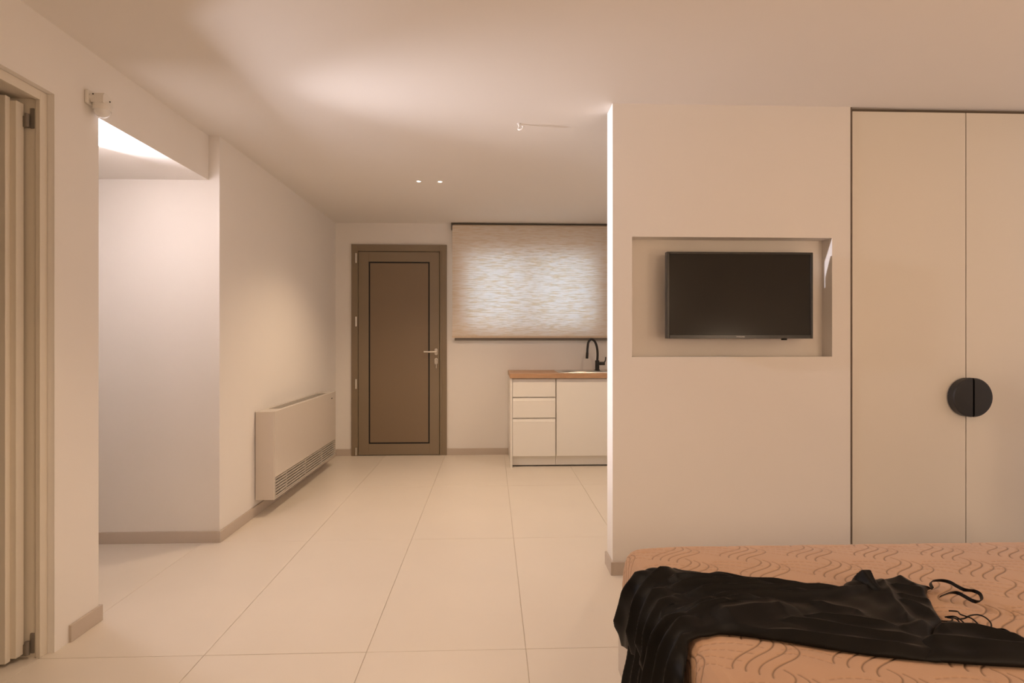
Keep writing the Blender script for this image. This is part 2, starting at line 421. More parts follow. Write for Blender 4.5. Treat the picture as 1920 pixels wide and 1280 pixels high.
# ------------------------------------------------------------------ kitchen: drawer unit, sink cabinet, worktop, sink, tap
KF = 5.105; Z0, Z1 = 0.10, 0.818
ku = empty('drawer_cabinet', (0.38, 5.4, 0), 'white handleless kitchen base cabinet with three drawers at its left end', 'cabinet')
MB().box(0.172, 0.190, KF - 0.004, 5.69, 0.0, Z1).build('side_panel', M['white_lac'], ku)
MB().box(0.192, 0.592, KF + 0.022, 5.69, Z0, Z1).build('carcass', M['white_lac'], ku)
MB().box(0.192, 0.592, KF + 0.05, KF + 0.066, 0.012, Z0).build('plinth', M['white_lac'], ku)
for a, b in ((0.648, 0.812), (0.456, 0.640), (0.104, 0.448)):
    dr = MB().box(0.193, 0.586, KF, KF + 0.018, a, b - 0.026, 0.0012).box(0.193, 0.586, KF + 0.010, KF + 0.018, b - 0.026, b).build('drawer_front', M['white_lac'], ku)
    MB().prism([(KF, b - 0.026), (KF + 0.010, b - 0.026), (KF + 0.010, b), (KF + 0.0095, b), (KF + 0.004, b - 0.020)], 0.193, 0.586, 'x').build('finger_groove', M['white_lac'], dr)
ks = empty('sink_cabinet', (0.89, 5.4, 0), 'white handleless kitchen cabinet door below the sink, next to the partition', 'cabinet')
MB().box(0.594, 0.61, KF + 0.022, 5.69, Z0, Z1).box(1.184, 1.20, KF + 0.022, 5.69, Z0, Z1).box(0.61, 1.184, KF + 0.022, 5.69, Z0, Z0 + 0.016).box(0.61, 1.184, 5.675, 5.69, Z0, Z1).box(0.61, 1.184, KF + 0.022, KF + 0.04, 0.74, Z1).build('carcass', M['white_lac'], ks)
MB().box(0.594, 1.20, KF + 0.05, KF + 0.066, 0.012, Z0).build('plinth', M['white_lac'], ks)
dr = MB().box(0.597, 1.195, KF, KF + 0.018, 0.104, 0.786, 0.0012).box(0.597, 1.195, KF + 0.010, KF + 0.018, 0.786, 0.812).build('cabinet_door', M['white_lac'], ks)
MB().prism([(KF, 0.786), (KF + 0.010, 0.786), (KF + 0.010, 0.812), (KF + 0.0095, 0.812), (KF + 0.004, 0.792)], 0.597, 1.195, 'x').build('finger_groove', M['white_lac'], dr)
MB().box(1.20, 1.218, KF - 0.004, 5.69, 0.0, Z1).build('side_panel', M['white_lac'], ks)
SX0, SX1, SY0, SY1 = 0.63, 1.13, 5.20, 5.60
wt = MB()
wt.box(0.168, SX0 + 0.03, 5.082, 5.698, 0.82, 0.862, 0.002).box(SX1 - 0.03, 1.235, 5.082, 5.698, 0.82, 0.862, 0.002).box(SX0 + 0.03, SX1 - 0.03, 5.082, SY0 + 0.03, 0.82, 0.862).box(SX0 + 0.03, SX1 - 0.03, SY1 - 0.03, 5.698, 0.82, 0.862)
tag(wt.build('worktop', M['wood']), 'reddish beech wood kitchen worktop on the white cabinets', 'worktop')
sk = empty('kitchen_sink', (0.88, 5.4, 0.862), 'stainless steel inset sink set into the wooden worktop', 'sink')
cx, cy = (SX0 + SX1) / 2, (SY0 + SY1) / 2
# rim plate with an oval bowl
bm = bmesh.new(); n = 48
outer = []; rim = []; rings = []
def sq(k, ax, ay, p):
    a = 2 * PI * k / n; c, s = math.cos(a), math.sin(a)
    return cx + ax * math.copysign(abs(c) ** p, c), cy + ay * math.copysign(abs(s) ** p, s)
spec = [(0.252, 0.205, 0.08, 0.8625), (0.250, 0.203, 0.08, 0.8665), (0.236, 0.190, 0.10, 0.867), (0.195, 0.150, 0.75, 0.8655), (0.188, 0.143, 0.8, 0.860), (0.175, 0.130, 0.85, 0.80), (0.150, 0.110, 0.9, 0.735), (0.04, 0.04, 1.0, 0.728)]
for ax, ay, p, z in spec:
    rings.append([bm.verts.new((*sq(k, ax, ay, p), z)) for k in range(n)])
for a, b in zip(rings, rings[1:]):
    for k in range(n): bm.faces.new((a[k], a[(k + 1) % n], b[(k + 1) % n], b[k]))
bm.faces.new(rings[-1])
bmesh.ops.recalc_face_normals(bm, faces=bm.faces)
mm = MB(); mm.bm.free(); mm.bm = bm; mm.build('basin', M['bsteel'], sk, True, 50)
MB().lathe([(0.0, 0.004), (0.028, 0.004), (0.034, 0.001), (0.036, -0.002)], (cx, cy, 0.7285)).build('drain', M['steel'], sk, True)
tp = empty('kitchen_tap', (1.045, 5.55, 0.866), 'matt black gooseneck tap standing behind the sink', 'tap')
TX, TY = 1.055, 5.535
MB().lathe([(0.0, 0.0), (0.026, 0.0), (0.026, 0.006), (0.021, 0.010), (0.021, 0.096), (0.017, 0.100), (0.0, 0.100)], (TX, TY, 0.867)).build('tap_body', M['blackm'], tp, True)
MB().tube([(TX, TY, 0.955), (TX + 0.004, TY, 1.03), (TX - 0.004, TY, 1.10), (TX - 0.025, TY - 0.002, 1.155), (TX - 0.058, TY - 0.004, 1.176), (TX - 0.088, TY - 0.006, 1.150), (TX - 0.098, TY - 0.008, 1.09), (TX - 0.101, TY - 0.008, 1.04)], 0.0115, 14, 8).build('spout', M['blackm'], tp, True)
MB().cyl((TX - 0.101, TY - 0.008, 1.045), (TX - 0.104, TY - 0.008, 0.985), 0.0135, n=16).build('spray_head', M['blackm'], tp, True)
MB().cyl((TX + 0.015, TY, 0.935), (TX + 0.075, TY, 0.935), 0.017, n=18).tube([(TX + 0.068, TY, 0.94), (TX + 0.082, TY, 0.965), (TX + 0.085, TY - 0.005, 1.0)], 0.006, 10, 5).build('lever', M['blackm'], tp, True)

# ------------------------------------------------------------------ fan coil unit
fc = empty('fan_coil_unit', (-1.51, 4.5, 0.104), 'slim white wall-mounted fan coil unit with slotted lower grille', 'heater')
FX, FY0, FY1, FZ0, FZ1 = -1.452, 3.775, 5.24, 0.104, 0.694
XW = XB + 0.004
MB().box(XW, FX + 0.002, FY0, FY0 + 0.012, FZ0, FZ1 - 0.004, 0.002).build('end_panel', M['fc'], fc)
MB().box(XW, FX + 0.002, FY1 - 0.012, FY1, FZ0, FZ1 - 0.004, 0.002).build('end_panel', M['fc'], fc)
MB().box(FX - 0.010, FX + 0.004, FY0 + 0.013, FY1 - 0.002, 0.250, FZ1, 0.003).build('front_panel', M['fc'], fc)
MB().box(XW, FX - 0.028, FY0 + 0.012, FY1 - 0.012, FZ0 + 0.002, FZ1 - 0.035).build('casing', M['fcd'], fc)
MB().box(XW, FX - 0.0, FY0 + 0.012, FY1 - 0.012, FZ0, FZ0 + 0.006).build('bottom_plate', M['fc'], fc)
tpn = MB()
tpn.box(XW, FX - 0.010, FY0 + 0.002, FY0 + 0.17, FZ1 - 0.012, FZ1 - 0.001, 0.0015).box(XW, FX - 0.010, FY1 - 0.17, FY1 - 0.002, FZ1 - 0.012, FZ1 - 0.001, 0.0015).box(XW, XW + 0.018, FY0 + 0.17, FY1 - 0.17, FZ1 - 0.012, FZ1 - 0.001).box(FX - 0.024, FX - 0.010, FY0 + 0.17, FY1 - 0.17, FZ1 - 0.012, FZ1 - 0.001)
tpn.build('top_frame', M['fc'], fc)
for k in range(6):
    x = XW + 0.024 + k * 0.0135
    MB().box(x, x + 0.005, FY0 + 0.17, FY1 - 0.17, FZ1 - 0.016, FZ1 - 0.004).build('vent_fin', M['fcg'], fc)
for k in range(7):
    z = 0.112 + k * 0.0200
    MB().prism([(FX - 0.016, z + 0.006), (FX - 0.001, z), (FX + 0.002, z + 0.003), (FX + 0.002, z + 0.0105), (FX - 0.001, z + 0.0125), (FX - 0.016, z + 0.0125)], FY0 + 0.02, FY1 - 0.003, 'y').build('grille_slat', M['fcg'], fc)
for y in (FY0 + 0.013, FY0 + 0.215, FY0 + 0.62, FY0 + 1.03, FY0 + 1.40):
    MB().box(FX - 0.015, FX + 0.0028, y, y + 0.012, 0.110, 0.249).build('grille_post', M['fcg'], fc)
lg = MB()
for k, (a, b) in enumerate(((0, 0.007), (0.010, 0.016), (0.019, 0.025), (0.028, 0.036))):
    lg.box(FX + 0.0035, FX + 0.0052, 5.095 + a, 5.095 + b, 0.636, 0.646)
lg.build('maker_mark', M['fcd'], fc)

# ------------------------------------------------------------------ television in the niche
tv = empty('television', (1.24, 2.80, 1.18), 'black flat-screen television mounted in the wall niche', 'television')
tvm = MB()
TW, TH = 0.742, 0.432
def tvpart(mb, name, mt, smooth=False):
    o = mb.build(name, mt, None, smooth); return o
parts = []
fr_ = MB()
b_ = 0.012
fr_.box(-TW / 2, -TW / 2 + b_, -0.004, 0.03, 0, TH, 0.0015).box(TW / 2 - b_, TW / 2, -0.004, 0.03, 0, TH, 0.0015)
fr_.box(-TW / 2 + b_, TW / 2 - b_, -0.004, 0.03, TH - b_, TH, 0.0015).box(-TW / 2 + b_, TW / 2 - b_, -0.004, 0.03, 0, 0.019, 0.0015)
parts.append(fr_.build('bezel', M['tvb']))
parts.append(MB().box(-TW / 2 + 0.008, TW / 2 - 0.008, 0.0, 0.028, 0.015, TH - 0.008).build('screen', M['tvs']))
parts.append(MB().box(-TW / 2 + 0.10, TW / 2 - 0.10, 0.028, 0.055, 0.05, TH - 0.10, 0.006).build('rear_cover', M['tvb']))
parts.append(MB().box(-0.10, 0.10, 0.055, 0.079, 0.12, 0.32, 0.003).build('wall_mount', M['rail']))
parts.append(MB().box(0.219, 0.241, 0.0, 0.02, -0.008, 0.001, 0.002).build('sensor_foot', M['black']))
tc_ = bpy.data.curves.new('logo', 'FONT'); tc_.body = 'SAMSUNG'; tc_.size = 0.0095; tc_.align_x = 'CENTER'; tc_.extrude = 0.0003
to = bpy.data.objects.new('logo', tc_); C.objects.link(to)
dg = bpy.context.evaluated_depsgraph_get(); lm = bpy.data.meshes.new_from_object(to.evaluated_get(dg)); bpy.data.objects.remove(to)
lo = bpy.data.objects.new('logo', lm); C.objects.link(lo); lm.materials.clear(); lm.materials.append(M['logo'])
lm.transform(Matrix.Translation((0.0, -0.0046, 0.006)) @ Matrix.Scale(0.8, 4, (0, 0, 1)) @ Matrix.Rotation(PI / 2, 4, 'X'))
parts.append(lo)
TM = Matrix.Translation((1.2425, 2.744, 1.180)) @ Matrix.Rotation(math.radians(0.25), 4, 'Z')
for p in parts:
    p.data.transform(TM); attach(p, tv)

# ------------------------------------------------------------------ wardrobe
wd = empty('wardrobe', (2.43, 3.1, 0), 'built-in cream wardrobe with two tall doors and round black handle', 'wardrobe')
MB().box(1.823, 1.829, YP, 3.40, 0.0, 2.355).box(3.033, 3.048, YP, 3.40, 0.0, 2.355).box(1.829, 3.033, 3.38, 3.40, 0.0, 2.33).box(1.829, 3.033, YP + 0.03, 3.38, 2.335, 2.355).box(1.829, 3.033, YP + 0.04, 3.38, 0.0, 0.08).build('carcass', M['gap_shade'], wd)  # coloured dark to stand for shade between doors and frame
MB().box(1.836, 3.033, YP + 0.022, YP + 0.03, 2.34, 2.355).build('top_gap_shade', M['gap_shade'], wd)  # dark strip painted as the shade above the doors
HZ, HR = 0.882, 0.0985
for a, b, s in ((1.8335, 2.4278, -1), (2.4322, 3.029, 1)):
    dr = MB().box(a, b, YP + 0.002, YP + 0.022, 0.06, 2.336, 0.0018).build('wardrobe_door', M['ward'], wd)
    t = bmesh.new(); n = 40
    ringd = []
    gx = 2.430 + s * 0.0048
    for rr, yy in ((HR - 0.006, YP + 0.002), (HR, YP - 0.004), (HR, YP - 0.038), (HR - 0.004, YP - 0.043), (HR - 0.012, YP - 0.0445)):
        ringd.append([t.verts.new((gx + s * rr * math.cos(-PI / 2 + PI * k / n), yy, HZ + rr * math.sin(-PI / 2 + PI * k / n))) for k in range(n + 1)])
    for r0, r1 in zip(ringd, ringd[1:]):
        for k in range(n): t.faces.new((r0[k], r0[k + 1], r1[k + 1], r1[k]))
        t.faces.new((r0[0], r1[0], r1[n], r0[n]))
    t.faces.new(ringd[-1]); t.faces.new(ringd[0][::-1])
    bmesh.ops.recalc_face_normals(t, faces=t.faces)
    q = MB(); q.bm.free(); q.bm = t
    q.build('handle', M['blackm'], dr, True, 30)

# ------------------------------------------------------------------ motion sensor on the left wall
ms = empty('motion_sensor', (-1.62, 2.33, 2.15), 'small white motion sensor with dome lens high on the left wall', 'sensor')
MB().box(XL, XL + 0.016, 2.305, 2.362, 2.128, 2.186, 0.006, 3).build('wall_plate', M['plastic'], ms, True)
MB().cyl((XL + 0.014, 2.325, 2.158), (XL + 0.035, 2.325, 2.158), 0.016, 0.013, n=20).build('swivel', M['plastic'], ms, True)
hc = Vector((-1.592, 2.345, 2.137))
hs = MB()
hs.prism([(2.312, 2.135), (2.314, 2.165), (2.322, 2.176), (2.334, 2.178), (2.362, 2.166), (2.374, 2.152), (2.376, 2.135)], -1.618, -1.570, 'x')
hs.lathe([(0.0, 0.03), (0.029, 0.028), (0.033, 0.020), (0.033, 0.0), (0.031, -0.004)], (-1.594, 2.344, 2.116))
hs.build('sensor_head', M['plastic'], ms, True, 40)
MB().sphere((-1.594, 2.344, 2.114), 0.031, 1, 1, 0.95, 28, 18).build('lens', M['lens'], ms, True)
for c, r in (((-1.6235, 2.314, 2.165), 0.0028), ((-1.610, 2.3135, 2.168), 0.0026), ((-1.5692, 2.352, 2.152), 0.0030)):
    MB().sphere(c, r, u=12, v=8).build('screw', M['black'], ms, True)

# ------------------------------------------------------------------ ceiling hook
hk = empty('ceiling_hook', (0.150, 3.05, H), 'small white hook on the bright ceiling near the partition', 'hook')
MB().lathe([(0.0, 0.0), (0.011, 0.0), (0.011, -0.003), (0.005, -0.006), (0.004, -0.012), (0.0, -0.012)], (0.150, 3.05, H)).build('hook_plate', M['plastic'], hk, True)
MB().tube([(0.150, 3.05, H - 0.008), (0.151, 3.049, H - 0.018), (0.146, 3.046, H - 0.030), (0.152, 3.036, H - 0.038), (0.166, 3.030, H - 0.036), (0.172, 3.032, H - 0.026), (0.168, 3.036, H - 0.018)], 0.0045, 10, 5).build('hook_bend', M['plastic'], hk, True)

# ------------------------------------------------------------------ recessed downlights over the kitchen
def downlight(x, y, label, watt=DOWN_W, col=(1.0, 0.74, 0.50), group='kitchen ceiling downlights', cone=126):
    e = empty('recessed_downlight', (x, y, H), label, 'light', group)
    MB().lathe([(0.020, 0.002), (0.020, -0.0025), (0.0165, -0.004), (0.0150, -0.002), (0.0150, 0.002)], (x, y, H - 0.0004)).build('trim_ring', M['plastic'], e, True)
    MB().lathe([(0.0, -0.0015), (0.0150, -0.0015), (0.0150, 0.001)], (x, y, H - 0.0006)).build('lamp_disc', M['lamp_on'], e, True)
    ld = bpy.data.lights.new('spot', 'SPOT'); ld.energy = watt; ld.color = col; ld.spot_size = math.radians(cone); ld.spot_blend = 0.7; ld.shadow_soft_size = 0.02
    lo_ = bpy.data.objects.new('spot', ld); C.objects.link(lo_); lo_.location = (x, y, H - 0.008); attach(lo_, e)
downlight(-0.543, 4.178, 'glowing recessed ceiling downlight, left one of the pair before the back wall')
downlight(-0.385, 4.183, 'glowing recessed ceiling downlight, right one of the pair before the back wall')

downlight(1.15, 4.18, 'unseen fill downlight added above the kitchen sink, behind the partition', DOWN_W * 0.75)  # added hidden spot, brightens the blind, sink door and back wall

# ------------------------------------------------------------------ corridor spotlight (hidden behind the left wall's edge)
LP = Vector((-1.945, 2.605, 1.985))
cs = empty('corridor_spotlight', (LP.x, LP.y, 2.10), 'white ceiling spotlight inside the side corridor, turned towards the room', 'light')
ax = Vector((0.90, -0.43, 0.05)).normalized()
MB().lathe([(0.0, 0.0), (0.035, 0.0), (0.035, -0.012), (0.0, -0.012)], (LP.x - 0.075, LP.y + 0.03, 2.10)).cyl((LP.x - 0.075, LP.y + 0.03, 2.09), LP - ax * 0.08, 0.007, n=10).build('ceiling_mount', M['plastic'], cs, True)
MB().lathe([(0.0, -0.115), (0.030, -0.112), (0.040, -0.085), (0.050, -0.045), (0.052, -0.004), (0.049, -0.004), (0.046, -0.012), (0.0, -0.02)], LP, ax).build('housing', M['plastic'], cs, True)
ld = bpy.data.lights.new('lens_light', 'AREA'); ld.shape = 'DISK'; ld.size = 0.088; ld.energy = CORRIDOR_W; ld.color = CORRIDOR_C
lo_ = bpy.data.objects.new('lens_light', ld); C.objects.link(lo_); lo_.location = LP
lo_.rotation_euler = ax.to_track_quat('-Z', 'Y').to_euler(); bpy.context.view_layer.update(); attach(lo_, cs)

sd_ = bpy.data.lights.new('beam_light', 'SPOT'); sd_.energy = BEAM_W; sd_.color = CORRIDOR_C; sd_.spot_size = math.radians(62); sd_.spot_blend = 1.0; sd_.shadow_soft_size = 0.012
lo_ = bpy.data.objects.new('beam_light', sd_); C.objects.link(lo_); lo_.location = LP + ax * 0.012
lo_.rotation_euler = Vector((1.0, 0.06, -0.16)).to_track_quat('-Z', 'Y').to_euler(); bpy.context.view_layer.update(); attach(lo_, cs)

for x, lb in ((-0.48, 'unseen fill downlight added beside the bed, nearer the open door'), (-0.32, 'unseen fill downlight added beside the bed, nearer the mattress')):
    downlight(x, 1.30, lb, FLOOR_FILL_W, WARM, 'added bedroom fill lights', 120)  # unseen spots added to brighten the floor by the bed
# ------------------------------------------------------------------ fill lamps added for warm light, out of view: a paper globe and a bedside lamp
M['globe'] = mat('fill_globe_glow', (0.85, 0.8, 0.7), 0.9, var=0.02, emit=WARM, es=FILL_GLOBE_E)
M['opal'] = mat('bedside_fill_glow', (0.85, 0.8, 0.7), 0.5, var=0.02, emit=WARM, es=FILL_BEDSIDE_E)
gx, gy, gz, gr = 1.65, -1.15, 1.60, 0.20
e = empty('fill_globe', (gx, gy, gz), 'unseen warm fill globe added behind the viewer', 'lamp')
MB().sphere((gx, gy, gz), gr, u=32, v=20).build('globe', M['globe'], e, True)
MB().cyl((gx, gy, gz + gr * 0.97), (gx, gy, H - 0.01), 0.003, n=8).lathe([(0.0, 0.0), (0.04, 0.0), (0.04, -0.015), (0.0, -0.02)], (gx, gy, H)).build('cord', M['plastic'], e, True)
e = empty('fill_lamp_table', (2.30, 0.02, 0), 'unseen white table added to carry the bedside fill lamp', 'table')  # added only to hold the fill lamp
MB().box(2.08, 2.52, -0.20, 0.22, 0.47, 0.50, 0.003).build('table_top', M['white_lac'], e)
for x in (2.11, 2.49):
    for y in (-0.17, 0.19):
        MB().box(x - 0.015, x + 0.015, y - 0.015, y + 0.015, 0.0, 0.47).build('leg', M['white_lac'], e)
e = empty('bedside_fill_lamp', (2.35, 0.02, 0.50), 'unseen glowing fill lamp added on the bedside table', 'lamp')
MB().lathe([(0.0, 0.0), (0.07, 0.0), (0.07, 0.012), (0.012, 0.02), (0.012, 0.33), (0.03, 0.335), (0.0, 0.34)], (2.35, 0.02, 0.50)).build('lamp_base', M['blackm'], e, True)
MB().sphere((2.35, 0.02, 0.98), 0.15, u=32, v=20).build('lamp_globe', M['opal'], e, True)

# ------------------------------------------------------------------ bed base and mattress
ZT = 0.50
bb = empty('bed_base', (1.4, 1.05, 0), 'low upholstered bed base under the tan mattress', 'bed')
MB().box(0.425, 2.47, 0.30, 1.875, 0.05, 0.272, 0.02, 3).build('base_box', M['base'], bb, True)
for x in (0.50, 2.40):
    for y in (0.38, 1.80):
        MB().cyl((x, y, 0.0), (x, y, 0.052), 0.025, 0.03, n=16).build('leg', M['blackm'], bb, True)
tag(MB().box(2.50, 2.58, 0.25, 1.92, 0.0, 1.0, 0.02, 3).build('headboard', M['base'], None, True), 'upholstered headboard standing at the head end of the bed', 'headboard')

def mattress():
    ix0, ix1, iy0, iy1 = 0.50, 2.40, 0.37, 1.80
    fx = np.concatenate([np.arange(0.17, 2.02, 0.002), np.arange(2.02, 2.72, 0.02)])
    fyy = np.concatenate([np.arange(0.05, 0.86, 0.02), np.arange(0.86, 2.13, 0.002)])
    X, Y = np.meshgrid(fx, fyy)
    # stitch pattern in the unrolled cover coordinates
    st = np.full(X.shape, 9.0)
    sw = np.zeros(X.shape)
    def curve_dist(px, py, pad=0.012, wt=0.8):
        x0, x1, y0, y1 = px.min() - pad, px.max() + pad, py.min() - pad, py.max() + pad
        i0, i1 = np.searchsorted(fx, [x0, x1]); j0, j1 = np.searchsorted(fyy, [y0, y1])
        if i1 - i0 < 2 or j1 - j0 < 2: return
        xx = X[j0:j1, i0:i1]; yy = Y[j0:j1, i0:i1]; d = np.full(xx.shape, 9.0)
        for k in range(len(px) - 1):
            ax_, ay_, bx_, by_ = px[k], py[k], px[k + 1], py[k + 1]
            dx, dy = bx_ - ax_, by_ - ay_; l2 = dx * dx + dy * dy + 1e-12
            t = np.clip(((xx - ax_) * dx + (yy - ay_) * dy) / l2, 0, 1)
            d = np.minimum(d, np.hypot(xx - ax_ - t * dx, yy - ay_ - t * dy))
        st[j0:j1, i0:i1] = np.minimum(st[j0:j1, i0:i1], d)
        sw[j0:j1, i0:i1] = np.maximum(sw[j0:j1, i0:i1], wt * np.exp(-(d / (0.0017 if wt > 0.6 else 0.0014)) ** 2))
    sx = np.array([-0.006, 0.004, 0.001, -0.022, -0.055, -0.083, -0.098, -0.101])
    sy = np.array([0.006, -0.012, -0.030, -0.052, -0.068, -0.083, -0.101, -0.113])
    tt = np.linspace(0, 7, 22)
    SX = np.interp(tt, range(8), sx); SY = np.interp(tt, range(8), sy)
    for _ in range(2):
        SX[1:-1] = (SX[:-2] + 2 * SX[1:-1] + SX[2:]) / 4; SY[1:-1] = (SY[:-2] + 2 * SY[1:-1] + SY[2:]) / 4
    for i in range(-6, 5):
        for j in range(-2, 7):
            ox = 1.244 + 0.213 * i; oy = 1.824 - 0.006 * i - 0.1455 * j
            for k in range(4):
                curve_dist(ox + 0.0205 * k + SX, oy - 0.0165 * k + SY)
            # dashed flow lines between the columns
            for k in range(4):
                u = np.linspace(0, 1, 16)
                lx = ox + 0.068 + 0.0 * k + u * (0.135 - 0.012 * k); lyy = oy - 0.028 - 0.019 * k - 0.034 * u + 0.016 * np.sin(PI * u)
                lx = lx - 0.020 * k
                for q in range(0, 15, 2):
                    curve_dist(lx[q:q + 2], lyy[q:q + 2], 0.006, 0.45)
    groove = np.exp(-(st / 0.0022) ** 2)
    wide = np.exp(-(st / 0.010) ** 2)
    # plump rounded-box mapping of the unrolled sheet
    qx = np.clip(X, ix0, ix1); qy = np.clip(Y, iy0, iy1)
    dx, dy = X - qx, Y - qy; d = np.hypot(dx, dy); dm = np.minimum(d, 0.31)
    nx_, ny_ = np.where(d > 1e-9, dx / np.maximum(d, 1e-9), 0), np.where(d > 1e-9, dy / np.maximum(d, 1e-9), 0)
    pd = np.array([0, 0.02, 0.04, 0.06, 0.08, 0.10, 0.13, 0.17, 0.21, 0.25, 0.28, 0.31])
    ph = np.array([0, 0.0195, 0.037, 0.050, 0.059, 0.0645, 0.070, 0.073, 0.071, 0.064, 0.052, 0.030])
    pv = np.array([0, 0.0018, 0.009, 0.022, 0.039, 0.058, 0.088, 0.128, 0.167, 0.205, 0.222, 0.226])
    hx_ = np.interp(dm, pd, ph); vz = np.interp(dm, pd, pv)
    # normals of the profile for the relief
    e = 0.004
    tx = np.interp(dm + e, pd, ph) - np.interp(np.maximum(dm - e, 0), pd, ph); tz = -(np.interp(dm + e, pd, pv) - np.interp(np.maximum(dm - e, 0), pd, pv))
    ln = np.maximum(np.hypot(tx, tz), 1e-9); NX = np.where(d > 0, -tz / ln, 0); NZ = np.where(d > 0, tx / ln, 1)
    rel = -0.0020 * groove - 0.0004 * wide + 0.0008 * np.sin(X * 31 + 2 * np.sin(Y * 17)) * np.sin(Y * 27 + 1.3)
    rel = np.where(d > 0.27, 0, rel)
    PXX = qx + nx_ * (hx_ + rel * NX); PYY = qy + ny_ * (hx_ + rel * NX); PZZ = ZT - vz + rel * NZ
    # slight crown
    crown = -0.012 * (np.clip((0.62 - X) / 0.13, 0, 1) ** 2) - 0.010 * (np.clip((Y - 1.66) / 0.14, 0, 1) ** 2)
    PZZ = PZZ + np.where(d > 0.1, 0, crown * (1 - np.clip(d / 0.1, 0, 1)))
    ny, nx2 = X.shape
    V = np.stack([PXX, PYY, PZZ], -1).reshape(-1, 3)
    idx = np.arange(ny * nx2).reshape(ny, nx2)
    Fq = np.stack([idx[:-1, :-1], idx[:-1, 1:], idx[1:, 1:], idx[1:, :-1]], -1).reshape(-1, 4)
    dd = d.reshape(-1)
    keep = (dd[Fq] < 0.312).any(axis=1)
    Fq = Fq[keep]
    me = bpy.data.meshes.new('quilted_cover')
    me.vertices.add(len(V)); me.vertices.foreach_set('co', V.ravel())
    me.loops.add(Fq.size); me.loops.foreach_set('vertex_index', Fq.ravel().astype(np.int32))
    me.polygons.add(len(Fq)); me.polygons.foreach_set('loop_start', np.arange(0, Fq.size, 4, dtype=np.int32))
    me.update(calc_edges=True)
    at = me.attributes.new('stitch', 'FLOAT', 'POINT')
    at.data.foreach_set('value', np.clip(sw, 0, 1).reshape(-1).astype(np.float32))
    me.polygons.foreach_set('use_smooth', np.ones(len(Fq), dtype=bool))
    me.materials.append(M['mattress'])
    bm_ = bmesh.new(); bm_.from_mesh(me); bmesh.ops.delete(bm_, geom=[v for v in bm_.verts if not v.link_faces], context='VERTS'); bm_.to_mesh(me); bm_.free()
    o = bpy.data.objects.new('mattress', me); C.objects.link(o)
    return tag(o, 'tan quilted mattress with wavy stitching, on the low bed base', 'mattress')
mattress()

